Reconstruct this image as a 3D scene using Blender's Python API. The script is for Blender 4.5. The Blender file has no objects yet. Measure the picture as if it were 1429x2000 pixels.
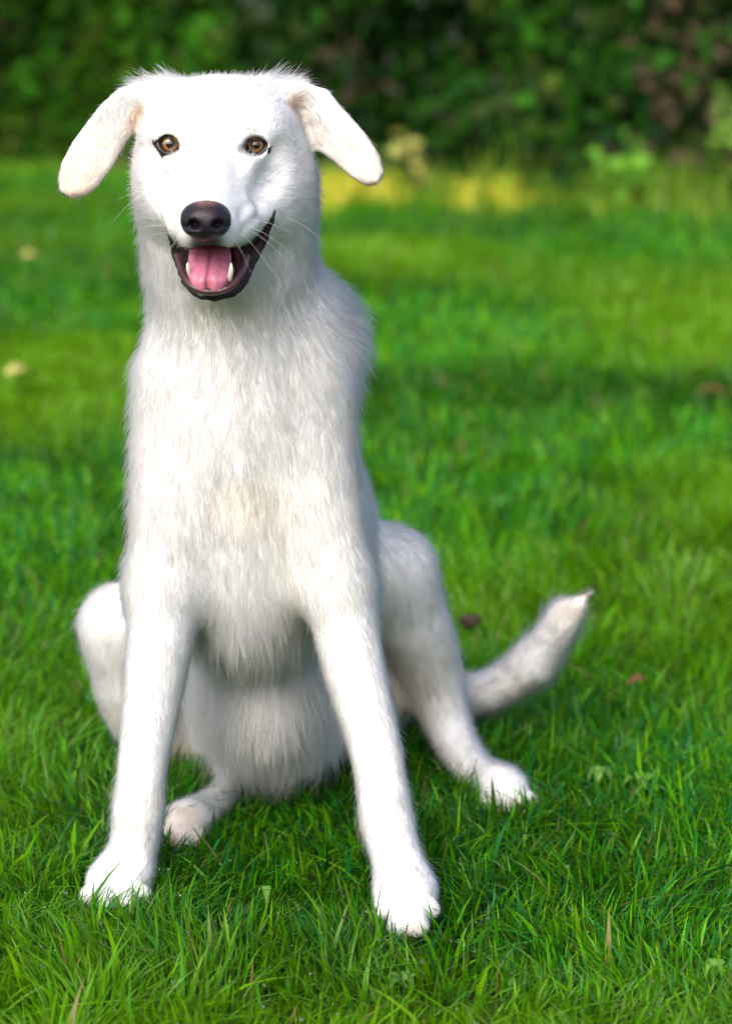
import bpy, math, random
import numpy as np
from mathutils import Vector
from mathutils.kdtree import KDTree

rng = np.random.default_rng(7)
random.seed(7)
sc = bpy.context.scene
col = sc.collection
R_ = math.radians

# ------------------------------------------------------------------ camera
CAM_H, PITCH, FPX = 0.86, R_(12.49), 4722.0
cam_d = bpy.data.cameras.new('camera')
cam = bpy.data.objects.new('camera', cam_d)
col.objects.link(cam)
cam.location = (0, 0, CAM_H)
cam.rotation_euler = (math.pi / 2 - PITCH, 0, 0)
cam_d.sensor_fit = 'VERTICAL'
cam_d.sensor_height = 36.0
cam_d.sensor_width = 36.0 * 1429 / 2000
cam_d.lens = 85.0
cam_d.clip_start = 0.05
cam_d.clip_end = 600
cam_d.dof.use_dof = True
cam_d.dof.focus_distance = 2.20
cam_d.dof.aperture_fstop = 4.2
cam_d.dof.aperture_blades = 0
sc.camera = cam

# ------------------------------------------------------------------ sky, sun, exposure
SUN_EL, SUN_AZ = 40.0, 203.0          # azimuth clockwise from +Y: behind the camera, to its left
w = bpy.data.worlds.new('World')
sc.world = w
w.use_nodes = True
nt = w.node_tree
nt.nodes.clear()
sky = nt.nodes.new('ShaderNodeTexSky')
sky.sky_type = 'NISHITA'
sky.sun_disc = False
sky.sun_elevation = R_(SUN_EL)
sky.sun_rotation = R_(SUN_AZ)
sky.air_density = 0.85
sky.dust_density = 5.0
sky.ozone_density = 1.0
bg = nt.nodes.new('ShaderNodeBackground')
bg.inputs['Strength'].default_value = 0.15
wo = nt.nodes.new('ShaderNodeOutputWorld')
nt.links.new(sky.outputs[0], bg.inputs['Color'])
nt.links.new(bg.outputs[0], wo.inputs['Surface'])

sd = bpy.data.lights.new('sun', 'SUN')
sd.energy = 0.5
sd.angle = R_(38)
sd.color = (0.975, 0.985, 1.0)
sun = bpy.data.objects.new('sun', sd)
col.objects.link(sun)
_a, _e = R_(SUN_AZ), R_(SUN_EL)
to_sun = Vector((math.sin(_a) * math.cos(_e), math.cos(_a) * math.cos(_e), math.sin(_e)))
sun.rotation_euler = (-to_sun).to_track_quat('-Z', 'Y').to_euler()

sc.view_settings.view_transform = 'Standard'
sc.view_settings.look = 'None'
sc.view_settings.exposure = 1.0
sc.view_settings.gamma = 1.0
sc.view_settings.use_curve_mapping = False
sc.render.engine = 'CYCLES'
cy = sc.cycles
cy.use_denoising = True
try:
    cy.denoiser = 'OPENIMAGEDENOISE'
    cy.denoising_input_passes = 'RGB_ALBEDO_NORMAL'
    cy.denoising_prefilter = 'ACCURATE'
except Exception:
    pass
cy.use_adaptive_sampling = True
cy.adaptive_threshold = 0.02
cy.max_bounces = 7
cy.diffuse_bounces = 5
cy.glossy_bounces = 3
cy.transmission_bounces = 5
cy.transparent_max_bounces = 6
cy.caustics_reflective = False
cy.caustics_refractive = False
try:
    sc.cycles_curves.shape = 'RIBBONS'
    sc.cycles_curves.subdivisions = 2
except Exception:
    pass

# ------------------------------------------------------------------ helpers
ct, st = math.cos(PITCH), math.sin(PITCH)

def P(px, py, Y):
    """point of the place seen at photo position (px, py), standing at world depth Y"""
    u, v = (px - 714.5) / FPX, (1000 - py) / FPX
    dy, dz = ct + v * st, -st + v * ct
    t = Y / dy
    return np.array((u * t, Y, CAM_H + dz * t))

def scale(px, py, Y):
    v = (1000 - py) / FPX
    return (Y / (ct + v * st)) / FPX          # metres per photo pixel there

def proj(p):
    d = np.asarray(p, float) - np.array((0, 0, CAM_H))
    fw = d[:, 1] * ct - d[:, 2] * st
    up = d[:, 1] * st + d[:, 2] * ct
    return 714.5 + FPX * d[:, 0] / fw, 1000 - FPX * up / fw

def in_poly(x, y, poly):
    o = np.zeros(len(x), bool)
    n = len(poly)
    for i in range(n):
        (x0, y0), (x1, y1) = poly[i], poly[(i + 1) % n]
        if y0 == y1: continue
        c = ((y0 > y) != (y1 > y)) & (x < (x1 - x0) * (y - y0) / (y1 - y0) + x0)
        o ^= c
    return o

def ground_pt(px, py, z=0.0):
    u, v = (px - 714.5) / FPX, (1000 - py) / FPX
    t = (CAM_H - z) / (st - v * ct)
    return np.array((u * t, (ct + v * st) * t, z))

def tag(o, label=None, cat=None, group=None, kind=None):
    if label: o['label'] = label
    if cat: o['category'] = cat
    if group: o['group'] = group
    if kind: o['kind'] = kind
    return o

def link(name, data, parent=None):
    o = bpy.data.objects.new(name, data)
    col.objects.link(o)
    if parent is not None:
        o.parent = parent
    return o

def mesh_np(name, verts, faces, smooth=True, colors=None, mats=None, matidx=None):
    """faces: (N, k) int array, all k-gons alike, or list of such arrays"""
    me = bpy.data.meshes.new(name)
    if not isinstance(faces, list):
        faces = [faces]
    verts = np.asarray(verts, np.float32).reshape(-1, 3)
    me.vertices.add(len(verts))
    me.vertices.foreach_set('co', verts.ravel())
    loops = np.concatenate([f.ravel() for f in faces]).astype(np.int32)
    tot = np.concatenate([np.full(len(f), f.shape[1], np.int32) for f in faces])
    start = np.concatenate([[0], np.cumsum(tot)[:-1]]).astype(np.int32)
    me.loops.add(len(loops))
    me.loops.foreach_set('vertex_index', loops)
    me.polygons.add(len(tot))
    me.polygons.foreach_set('loop_start', start)
    me.polygons.foreach_set('loop_total', tot)
    if colors is not None:
        c4 = np.ones((len(verts), 4), np.float32)
        c4[:, :3] = colors
        at = me.attributes.new('Col', 'FLOAT_COLOR', 'POINT')
        at.data.foreach_set('color', c4.ravel())
    for m in (mats or []):
        me.materials.append(m)
    if matidx is not None:
        me.polygons.foreach_set('material_index', matidx.astype(np.int32))
    me.update(calc_edges=True)
    me.validate()
    if smooth:
        me.polygons.foreach_set('use_smooth', np.ones(len(me.polygons), bool))
    return me

# value noise on a lattice, vectorised
_lat = rng.random((64, 64, 64)).astype(np.float32)
def noise3(p, s):
    q = np.asarray(p, np.float32) * s + 1000.0
    i = np.floor(q).astype(int); f = q - i; f = f * f * (3 - 2 * f)
    o = 0
    for dx in (0, 1):
        for dy in (0, 1):
            for dz in (0, 1):
                wgt = (f[..., 0] if dx else 1 - f[..., 0]) * (f[..., 1] if dy else 1 - f[..., 1]) * (f[..., 2] if dz else 1 - f[..., 2])
                o = o + wgt * _lat[(i[..., 0] + dx) % 64, (i[..., 1] + dy) % 64, (i[..., 2] + dz) % 64]
    return o

def nrm(a, axis=-1):
    return a / np.maximum(np.linalg.norm(a, axis=axis, keepdims=True), 1e-9)

# ------------------------------------------------------------------ materials
def new_mat(name):
    m = bpy.data.materials.new(name)
    m.use_nodes = True
    n = m.node_tree
    b = n.nodes['Principled BSDF']
    return m, n, b

def principled(name, color, rough=0.6, spec=0.5, sss=0.0, coat=0.0, noise=0.0, nscale=40.0, bump=0.0, color2=None):
    m, n, b = new_mat(name)
    b.inputs['Base Color'].default_value = (*color, 1)
    b.inputs['Roughness'].default_value = rough
    b.inputs['Specular IOR Level'].default_value = spec
    b.inputs['Coat Weight'].default_value = coat
    b.inputs['Coat Roughness'].default_value = 0.05
    if sss:
        b.inputs['Subsurface Weight'].default_value = sss
        b.inputs['Subsurface Scale'].default_value = 0.004
    if noise or bump:
        tc = n.nodes.new('ShaderNodeTexCoord')
        tx = n.nodes.new('ShaderNodeTexNoise')
        tx.inputs['Scale'].default_value = nscale
        tx.inputs['Detail'].default_value = 5
        n.links.new(tc.outputs['Object'], tx.inputs['Vector'])
        if noise:
            mx = n.nodes.new('ShaderNodeMix'); mx.data_type = 'RGBA'
            c2 = color2 or tuple(c * 0.4 for c in color)
            mx.inputs[6].default_value = (*color, 1); mx.inputs[7].default_value = (*c2, 1)
            mp = n.nodes.new('ShaderNodeMapRange')
            mp.inputs[1].default_value = 0.35; mp.inputs[2].default_value = 0.65; mp.inputs[4].default_value = noise
            n.links.new(tx.outputs['Fac'], mp.inputs[0])
            n.links.new(mp.outputs[0], mx.inputs[0])
            n.links.new(mx.outputs[2], b.inputs['Base Color'])
        if bump:
            bp = n.nodes.new('ShaderNodeBump')
            bp.inputs['Strength'].default_value = bump
            bp.inputs['Distance'].default_value = 0.002
            n.links.new(tx.outputs['Fac'], bp.inputs['Height'])
            n.links.new(bp.outputs[0], b.inputs['Normal'])
    return m

def vcol_leaf(name, rough=0.45, transl=0.35, spec=0.4):
    """plant tissue: colour per vertex, light passes through"""
    m, n, b = new_mat(name)
    at = n.nodes.new('ShaderNodeAttribute'); at.attribute_name = 'Col'
    n.links.new(at.outputs['Color'], b.inputs['Base Color'])
    b.inputs['Roughness'].default_value = rough
    b.inputs['Specular IOR Level'].default_value = spec
    tr = n.nodes.new('ShaderNodeBsdfTranslucent')
    hs = n.nodes.new('ShaderNodeHueSaturation')
    hs.inputs['Hue'].default_value = 0.492; hs.inputs['Value'].default_value = 1.4
    n.links.new(at.outputs['Color'], hs.inputs['Color'])
    n.links.new(hs.outputs[0], tr.inputs['Color'])
    mx = n.nodes.new('ShaderNodeMixShader'); mx.inputs[0].default_value = transl
    n.links.new(b.outputs[0], mx.inputs[1]); n.links.new(tr.outputs[0], mx.inputs[2])
    n.links.new(mx.outputs[0], n.nodes['Material Output'].inputs['Surface'])
    return m

MAT_GRASS = vcol_leaf('grass_blade', 0.38, 0.34, 0.26)
MAT_LEAF = vcol_leaf('leaf', 0.65, 0.25, 0.08)
MAT_SOIL = principled('soil', (0.034, 0.066, 0.012), 0.95, 0.2, noise=1.0, nscale=9, bump=0.5, color2=(0.035, 0.04, 0.015))
MAT_BED = principled('bare_earth', (0.085, 0.06, 0.04), 0.95, 0.2, noise=1.0, nscale=5, bump=0.6, color2=(0.04, 0.03, 0.02))
MAT_BARK = principled('bark', (0.12, 0.085, 0.055), 0.9, 0.2, noise=0.9, nscale=30, bump=0.6)

# ------------------------------------------------------------------ the setting: ground
GX, GY = 90, 140
def hedge_y(x):
    t = np.clip((np.asarray(x, float) + 1.15) / 1.2, 0, 1)
    return 11.3 - 1.75 * (t * t * (3 - 2 * t)) - 0.05 * np.clip(x, -6, 6) - 0.16 * np.clip(x, 0, 4) + 0.14 * np.sin(np.asarray(x) * 3.1 + 1.0) + 0.08 * np.sin(np.asarray(x) * 7.3)
v = np.array([(-300, -40, 0), (300, -40, 0), (300, 500, 0), (-300, 500, 0)], float)
g = link('ground', mesh_np('ground', v, np.array([[0, 1, 2, 3]]), False, mats=[MAT_SOIL]))
tag(g, kind='structure')
xs = np.linspace(-9, 9, 60)
vv = []
xs = np.linspace(-14, 14, 90)
for x in xs:
    y0 = float(hedge_y(x)) - 0.22 + 0.22 * math.sin(x * 2.3) + 0.1 * math.sin(x * 5.1)
    bk = (0.05 + 0.05 * math.sin(x * 3.7 + 0.6)) * min(1, max(0, (x + 0.7) * 1.5))
    vv += [(x, y0, 0.004), (x, y0 + 0.22, 0.03 + bk * 0.3), (x, y0 + 0.55, 0.05 + bk), (x, y0 + 4.5, 0.08 + bk)]
ff = []
for i in range(len(xs) - 1):
    for k in range(3):
        a = i * 4 + k
        ff.append((a, a + 4, a + 5, a + 1))
bed = link('planting_bed', mesh_np('planting_bed', vv, np.array(ff), True, mats=[MAT_BED]))
tag(bed, kind='structure')

# ------------------------------------------------------------------ the dog: a field of blended shapes
def axis_grid(segs):
    out = [segs[0][0]]
    for a, b, h in segs:
        n = max(1, int(round((b - a) / h)))
        out += list(a + (b - a) * (np.arange(1, n + 1) / n))
    return np.array(out, np.float32)

class Field:
    def __init__(s, gx, gy, gz):
        s.ax = [gx, gy, gz]
        s.g = np.full((len(gx), len(gy), len(gz)), 1.0, np.float32)
    def box(s, lo, hi):
        sl = []
        for a, l, h in zip(s.ax, lo, hi):
            i0, i1 = np.searchsorted(a, l), np.searchsorted(a, h)
            sl.append(slice(max(i0 - 1, 0), min(i1 + 1, len(a))))
        return tuple(sl)
    def pts(s, sl):
        X, Y, Z = np.meshgrid(s.ax[0][sl[0]], s.ax[1][sl[1]], s.ax[2][sl[2]], indexing='ij')
        return np.stack((X, Y, Z), -1)
    def add(s, pr, m=None):
        k = pr.k
        mg = k + 0.022
        lo, hi = pr.bounds()
        sl = s.box(lo - mg, hi + mg)
        if min(x.stop - x.start for x in sl) < 2: return
        d = pr.sd(s.pts(sl)).astype(np.float32)
        a = s.g[sl]
        h = np.maximum(k - np.abs(a - d), 0) / k
        s.g[sl] = np.minimum(a, d) - h * h * k * 0.25
    def sub(s, pr):
        k = pr.k
        lo, hi = pr.bounds()
        mg = k + 0.012
        sl = s.box(lo - mg, hi + mg)
        d = -pr.sd(s.pts(sl)).astype(np.float32)
        a = s.g[sl]
        h = np.maximum(k - np.abs(a - d), 0) / k
        s.g[sl] = np.maximum(a, d) + h * h * k * 0.25
    def sample(s, p):
        p = np.asarray(p, np.float32).reshape(-1, 3)
        idx = [np.interp(p[:, i], s.ax[i], np.arange(len(s.ax[i]))) for i in range(3)]
        i0 = [np.clip(np.floor(q).astype(int), 0, len(a) - 2) for q, a in zip(idx, s.ax)]
        f = [q - i for q, i in zip(idx, i0)]
        o = 0
        for dx in (0, 1):
            for dy in (0, 1):
                for dz in (0, 1):
                    wg = (f[0] if dx else 1 - f[0]) * (f[1] if dy else 1 - f[1]) * (f[2] if dz else 1 - f[2])
                    o = o + wg * s.g[i0[0] + dx, i0[1] + dy, i0[2] + dz]
        out = np.zeros(len(p), bool)
        for i in range(3):
            out |= (p[:, i] < s.ax[i][0]) | (p[:, i] > s.ax[i][-1])
        o = np.where(out, 1.0, o)
        return o
    def surf(s, px, py, y0=1.98, y1=2.9):
        """depth at which the line of sight through a photo position meets the skin"""
        ys = np.linspace(y0, y1, 1200)
        p = np.array([P(px, py, y) for y in ys])
        d = s.sample(p)
        hit = np.nonzero(d < 0)[0]
        return float(ys[hit[0]]) if len(hit) else None
    def mesh(s, smooth=2):
        g = s.g
        ins = g < 0
        n = [x - 1 for x in g.shape]
        cnt = np.zeros(n, np.uint8)
        for dx in (0, 1):
            for dy in (0, 1):
                for dz in (0, 1):
                    cnt += ins[dx:dx + n[0], dy:dy + n[1], dz:dz + n[2]]
        act = np.argwhere((cnt > 0) & (cnt < 8))
        vid = np.full(n, -1, np.int32)
        vid[act[:, 0], act[:, 1], act[:, 2]] = np.arange(len(act))
        corners = [(dx, dy, dz) for dx in (0, 1) for dy in (0, 1) for dz in (0, 1)]
        val = {c: g[act[:, 0] + c[0], act[:, 1] + c[1], act[:, 2] + c[2]] for c in corners}
        acc = np.zeros((len(act), 3)); wsum = np.zeros(len(act))
        for c in corners:
            for axn in range(3):
                if c[axn] == 0:
                    c2 = list(c); c2[axn] = 1; c2 = tuple(c2)
                    a, b = val[c], val[c2]
                    cr = (a < 0) != (b < 0)
                    t = np.where(cr, a / np.where(cr, a - b, 1), 0)
                    p = np.array(c, float)[None].repeat(len(act), 0)
                    p[:, axn] += t
                    acc += np.where(cr[:, None], p, 0); wsum += cr
        q = act + acc / wsum[:, None]
        V = np.stack([np.interp(q[:, i], np.arange(len(s.ax[i])), s.ax[i]) for i in range(3)], -1)
        F = []
        for axn in range(3):
            u, w_ = (axn + 1) % 3, (axn + 2) % 3
            a0 = [slice(0, n[i]) if i == axn else slice(1, n[i]) for i in range(3)]
            a1 = [slice(1, n[i] + 1) if i == axn else slice(1, n[i]) for i in range(3)]
            A, B = ins[tuple(a0)], ins[tuple(a1)]
            ch = np.argwhere(A != B)
            fl = A[ch[:, 0], ch[:, 1], ch[:, 2]]
            base = ch.copy()
            for i in range(3):
                if i != axn: base[:, i] += 1
            def cell(du, dw):
                c = base.copy(); c[:, u] += du; c[:, w_] += dw
                return vid[c[:, 0], c[:, 1], c[:, 2]]
            qd = np.stack([cell(-1, -1), cell(0, -1), cell(0, 0), cell(-1, 0)], -1)
            qd[~fl] = qd[~fl][:, ::-1]
            F.append(qd)
        F = np.concatenate(F)
        F = F[(F >= 0).all(1)]
        for it in range(smooth):
            sm = np.zeros_like(V); ct_ = np.zeros(len(V))
            for i in range(4):
                a, b = F[:, i], F[:, (i + 1) % 4]
                for k in range(3):
                    sm[:, k] += np.bincount(a, V[b, k], len(V)) + np.bincount(b, V[a, k], len(V))
                ct_ += np.bincount(a, minlength=len(V)) + np.bincount(b, minlength=len(V))
            lam = 0.5
            V = V + lam * (sm / np.maximum(ct_, 1)[:, None] - V)
        return V, F

def vnormals(V, F):
    fn = np.cross(V[F[:, 2]] - V[F[:, 0]], V[F[:, 3]] - V[F[:, 1]])
    N = np.zeros_like(V)
    for i in range(4):
        for k in range(3):
            N[:, k] += np.bincount(F[:, i], fn[:, k], len(V))
    return nrm(N)

def rotm(rx=0, ry=0, rz=0):
    from mathutils import Euler
    return np.array(Euler((R_(rx), R_(ry), R_(rz))).to_matrix())

def catmull(pts, m=8):
    pts = np.asarray(pts, float); out = []
    n = len(pts)
    for i in range(n - 1):
        p0, p1, p2, p3 = pts[max(i - 1, 0)], pts[i], pts[i + 1], pts[min(i + 2, n - 1)]
        for k in range(m):
            t = k / m
            out.append(0.5 * ((2 * p1) + (-p0 + p2) * t + (2 * p0 - 5 * p1 + 4 * p2 - p3) * t * t + (-p0 + 3 * p1 - 3 * p2 + p3) * t ** 3))
    out.append(pts[-1])
    return np.array(out)

class Ell:
    def __init__(s, c, r, k=0.02, rot=None, **kw):
        s.c, s.r, s.k = np.asarray(c, float), np.asarray(r, float), k
        s.m = rotm(*rot) if rot else None
        s.kw = kw
    def bounds(s):
        m = s.r if s.m is None else np.full(3, s.r.max())
        return s.c - m, s.c + m
    def sd(s, p):
        q = p - s.c.astype(np.float32)
        if s.m is not None: q = q @ s.m.astype(np.float32)
        k0 = np.sqrt(((q / s.r.astype(np.float32)) ** 2).sum(-1)) + 1e-6
        k1 = np.sqrt(((q / (s.r ** 2).astype(np.float32)) ** 2).sum(-1)) + 1e-6
        return np.where(k0 < 0.15, -s.r.min(), k0 * (k0 - 1) / k1)

class Cone:
    """capsule whose radius runs from ra to rb"""
    def __init__(s, a, b, ra, rb, k=0.02, **kw):
        s.a, s.b, s.ra, s.rb, s.k, s.kw = np.asarray(a, float), np.asarray(b, float), ra, rb, k, kw
    def bounds(s):
        m = max(s.ra, s.rb)
        return np.minimum(s.a, s.b) - m, np.maximum(s.a, s.b) + m
    def sd(s, p):
        ab = (s.b - s.a).astype(np.float32)
        q = p - s.a.astype(np.float32)
        h = np.clip((q @ ab) / max(ab @ ab, 1e-9), 0, 1)
        return np.linalg.norm(q - h[..., None] * ab, axis=-1) - (s.ra + (s.rb - s.ra) * h)

class Chain:
    """limb: a run of tapering capsules along a smooth path, joined without swelling"""
    def __init__(s, pts, rad, k=0.02, m=3, **kw):
        full = catmull(np.c_[np.asarray(pts, float), np.asarray(rad, float)], m)
        s.p, s.r, s.k, s.kw = full[:, :3], np.maximum(full[:, 3], 0.001), k, kw
    def bounds(s):
        m = s.r.max()
        return s.p.min(0) - m, s.p.max(0) + m
    def segs(s, p):
        for i in range(len(s.p) - 1):
            ab = (s.p[i + 1] - s.p[i]).astype(np.float32)
            q = p - s.p[i].astype(np.float32)
            h = np.clip((q @ ab) / max(ab @ ab, 1e-12), 0, 1)
            yield np.linalg.norm(q - h[..., None] * ab, axis=-1) - (s.r[i] + (s.r[i + 1] - s.r[i]) * h), nrm(ab)
    def sd(s, p):
        o = None
        for d, _ in s.segs(p):
            o = d if o is None else np.minimum(o, d)
        return o
    def flow_at(s, p):
        f = 0
        for d, t in s.segs(p):
            f = f + np.exp(-np.clip(d, -0.02, 0.3) / 0.012)[:, None] * t
        return nrm(f)

class Slab:
    """ear flap: outline in the x-z plane, gently cupped, rounded edge"""
    def __init__(s, poly, yfun, th, k=0.01, **kw):
        s.poly, s.yfun, s.th, s.k, s.kw = np.asarray(poly, np.float32), yfun, th, k, kw
        x, z = s.poly[:, 0], s.poly[:, 1]
        ys = yfun(x, z)
        s.lo = np.array((x.min(), ys.min() - 0.03, z.min())); s.hi = np.array((x.max(), ys.max() + 0.03, z.max()))
    def bounds(s): return s.lo, s.hi
    def sd(s, p):
        x, y, z = p[..., 0], p[..., 1], p[..., 2]
        d2 = np.full(x.shape, 1e9, np.float32); sign = np.ones(x.shape, bool)
        n = len(s.poly)
        for i in range(n):
            a, b = s.poly[i], s.poly[(i + 1) % n]
            e = b - a
            wx, wz = x - a[0], z - a[1]
            h = np.clip((wx * e[0] + wz * e[1]) / (e @ e), 0, 1)
            d2 = np.minimum(d2, (wx - h * e[0]) ** 2 + (wz - h * e[1]) ** 2)
            c1 = z >= a[1]; c2 = z < b[1]; c3 = e[0] * wz > e[1] * wx
            sign ^= (c1 & c2 & c3) | (~c1 & ~c2 & ~c3)
        d = np.sqrt(d2) * np.where(sign, 1, -1)
        rr = s.th
        dd = d + rr
        wy = np.abs(y - s.yfun(x, z))
        return np.minimum(np.maximum(dd, wy - 0.0), 0) + np.sqrt(np.maximum(dd, 0) ** 2 + wy ** 2) - rr

DN = np.array((0, 0.12, -1.0))
NOSE_C = P(402, 425, 2.05)
prims, subs = [], []
def kwf(reg, L, flow, lift=22, stray=0.06, dens=1.0):
    return dict(reg=reg, L=L, flow=flow, lift=lift, stray=stray, dens=dens)

def E(reg, c, r, k=0.03, L=0.02, flow=DN, rot=None, **kw):
    s_ = scale(*c)
    prims.append(Ell(P(*c), (r[0] * s_, r[1], r[2] * s_), k, rot, **kwf(reg, L, flow, **kw)))
def CH(reg, pts, k=0.03, L=0.012, flow='along', **kw):
    prims.append(Chain([P(*a[:3]) for a in pts], [a[3] * scale(*a[:3]) for a in pts], k, 3, **kwf(reg, L, flow, **kw)))

# --- trunk
CH('body', [(478, 740, 2.40, 150), (505, 980, 2.54, 180), (530, 1230, 2.68, 185)], 0.05, 0.016)
E('body', (480, 800, 2.325), (178, 0.112, 245), 0.05, 0.014, lift=17, stray=0.12)
E('body', (486, 1000, 2.36), (184, 0.13, 210), 0.05, 0.017, lift=17, stray=0.14)
E('body', (526, 1060, 2.47), (208, 0.16, 215), 0.05, 0.014, lift=14)
E('body', (490, 1150, 2.335), (112, 0.075, 125), 0.06, 0.040, lift=20, stray=0.2)
E('body', (525, 1300, 2.455), (135, 0.13, 170), 0.05, 0.045, lift=18, stray=0.2)
E('body', (545, 1275, 2.70), (215, 0.14, 145), 0.05, 0.016)
E('body', (560, 1392, 2.475), (105, 0.09, 88), 0.04, 0.026, lift=14, stray=0.2)
# --- neck and ruff
CH('body', [(444, 370, 2.262, 152), (446, 470, 2.268, 166), (457, 560, 2.292, 165), (482, 700, 2.33, 172)], 0.05, 0.013, lift=18, stray=0.13)
E('body', (598, 660, 2.33), (62, 0.06, 90), 0.055, 0.032, flow=np.array((0.8, 0.1, -0.2)), lift=36, stray=0.45)
# --- shoulders and fore legs
CH('body', [(350, 760, 2.285, 74), (334, 940, 2.268, 74), (322, 1130, 2.258, 64)], 0.04, 0.015, lift=18, stray=0.16)
CH('body', [(602, 770, 2.282, 76), (624, 940, 2.266, 72), (655, 1130, 2.252, 68)], 0.04, 0.015, lift=18, stray=0.12)
CH('fore_leg', [(320, 1130, 2.262, 64), (312, 1250, 2.245, 62), (292, 1400, 2.225, 53), (277, 1510, 2.205, 46), (271, 1580, 2.195, 49), (262, 1650, 2.19, 46), (244, 1715, 2.175, 50)], 0.022, 0.010, lift=18)
CH('fore_leg', [(658, 1130, 2.26, 66), (690, 1300, 2.23, 59), (730, 1450, 2.20, 50), (745, 1530, 2.175, 48), (755, 1600, 2.155, 52), (770, 1660, 2.14, 49), (790, 1730, 2.11, 52)], 0.022, 0.010, lift=18)
E('fore_leg', (697, 1155, 2.305), (30, 0.03, 40), 0.04, 0.014, lift=26)     # elbows
E('fore_leg', (288, 1150, 2.305), (28, 0.03, 40), 0.04, 0.014, lift=26)
FW = np.array((0, -1.0, -0.35))
PAWTOES = []
def paw(reg, c, r, toes, rt_k=0.007, L=0.007, claw=True):
    E(reg, c, r, 0.018, L, FW, lift=14)
    for (tx, ty, tY, tr) in toes:
        s_ = scale(tx, ty, tY)
        c0 = P(tx, ty, tY)
        back = nrm(P(*c) + np.array((0, 0, -0.004)) - c0) * tr * s_ * 1.5
        prims.append(Cone(c0, c0 + back, tr * s_, tr * s_ * 0.95, rt_k, **kwf(reg, L, FW, lift=12)))
        PAWTOES.append((c0, tr * s_, -nrm(back), claw))
paw('fore_leg', (230, 1722, 2.165), (62, 0.045, 42), [(178, 1750, 2.130, 24), (211, 1762, 2.112, 26), (247, 1762, 2.112, 25), (277, 1748, 2.130, 22)], 0.005, 0.005, False)
paw('fore_leg', (793, 1752, 2.10), (60, 0.046, 48), [(750, 1776, 2.080, 23), (778, 1811, 2.046, 25), (816, 1809, 2.048, 24), (840, 1777, 2.075, 21)], 0.005, 0.005, False)
# --- hind legs
CH('hind_leg', [(640, 1230, 2.66, 110), (765, 1115, 2.50, 70)], 0.035, 0.016, flow=DN)
CH('hind_leg', [(765, 1112, 2.50, 72), (805, 1215, 2.52, 70), (845, 1330, 2.55, 58), (878, 1430, 2.535, 43), (925, 1505, 2.48, 38), (975, 1540, 2.435, 42)], 0.028, 0.013)
E('hind_leg', (735, 1290, 2.62), (85, 0.09, 135), 0.03, 0.02)
paw('hind_leg', (985, 1543, 2.43), (48, 0.04, 34), [(948, 1568, 2.412, 18), (977, 1573, 2.398, 20), (1009, 1572, 2.398, 21), (1036, 1565, 2.412, 18)], 0.004, 0.006)
CH('hind_leg', [(400, 1230, 2.66, 110), (240, 1222, 2.52, 68)], 0.035, 0.016, flow=DN)
CH('hind_leg', [(236, 1218, 2.51, 68), (258, 1325, 2.53, 72), (292, 1410, 2.56, 66), (355, 1465, 2.58, 44)], 0.028, 0.013)
CH('hind_leg', [(410, 1360, 2.60, 75), (440, 1450, 2.56, 48), (452, 1525, 2.49, 33), (425, 1568, 2.43, 33), (374, 1606, 2.355, 42)], 0.024, 0.010)
paw('hind_leg', (356, 1616, 2.335), (46, 0.037, 38), [(330, 1636, 2.312, 21), (354, 1645, 2.300, 22), (382, 1638, 2.312, 21)], 0.004, 0.006)
# --- tail
CH('tail', [(700, 1370, 2.76, 44), (860, 1368, 2.70, 46), (960, 1348, 2.65, 41), (1040, 1295, 2.62, 40)], 0.02, 0.016, lift=12, stray=0.10)
CH('tail', [(1040, 1295, 2.62, 35), (1080, 1240, 2.60, 37), (1100, 1208, 2.59, 32)], 0.02, 0.020, lift=12, stray=0.15)
CH('tail', [(1100, 1208, 2.59, 30), (1126, 1182, 2.583, 17), (1150, 1158, 2.578, 3)], 0.012, 0.018, lift=7, stray=0.0)
# --- head
AWAY = 'nose'
E('head', (388, 272, 2.235), (104, 0.085, 112), 0.03, 0.007, AWAY, lift=14)
E('head', (478, 272, 2.235), (106, 0.085, 112), 0.03, 0.007, AWAY, lift=14)
E('head', (434, 300, 2.235), (141, 0.08, 118), 0.03, 0.008, AWAY, lift=14)
E('head', (344, 372, 2.235), (71, 0.07, 92), 0.03, 0.012, AWAY, lift=16, stray=0.08)
E('head', (530, 378, 2.24), (77, 0.07, 96), 0.03, 0.012, AWAY, lift=16, stray=0.08)
E('head', (332, 262, 2.195), (46, 0.034, 34), 0.02, 0.006, AWAY, lift=12)     # brows
E('head', (502, 262, 2.195), (46, 0.034, 34), 0.02, 0.006, AWAY, lift=12)
CH('head', [(421, 268, 2.200, 56), (416, 322, 2.158, 49), (408, 380, 2.115, 48), (403, 412, 2.085, 42)], 0.025, 0.005, AWAY, lift=10)
CH('head', [(372, 372, 2.165, 52), (362, 425, 2.125, 44), (384, 450, 2.092, 37)], 0.022, 0.005, AWAY, lift=12)
CH('head', [(462, 376, 2.17, 54), (462, 428, 2.125, 47), (428, 450, 2.092, 39)], 0.022, 0.005, AWAY, lift=12)
E('head', (404, 448, 2.085), (44, 0.032, 38), 0.014, 0.004, AWAY, lift=12)
E('head', (500, 420, 2.185), (40, 0.04, 45), 0.02, 0.006, AWAY, lift=14)
E('head', (345, 415, 2.18), (30, 0.035, 45), 0.02, 0.006, AWAY, lift=14)
# lower jaw
E('head', (430, 500, 2.19), (72, 0.055, 75), 0.03, 0.010, AWAY, lift=20)
CH('head', [(425, 525, 2.155, 56), (416, 540, 2.115, 45)], 0.018, 0.006, AWAY, lift=18)
# eyelids
EYES = [((333, 281, 2.172), 12), ((499, 283, 2.172), -12)]
for (c, tl) in EYES:
    E('head', c, (25, 25 * scale(*c), 22), 0.010, 0.003, AWAY, lift=8)
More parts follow.
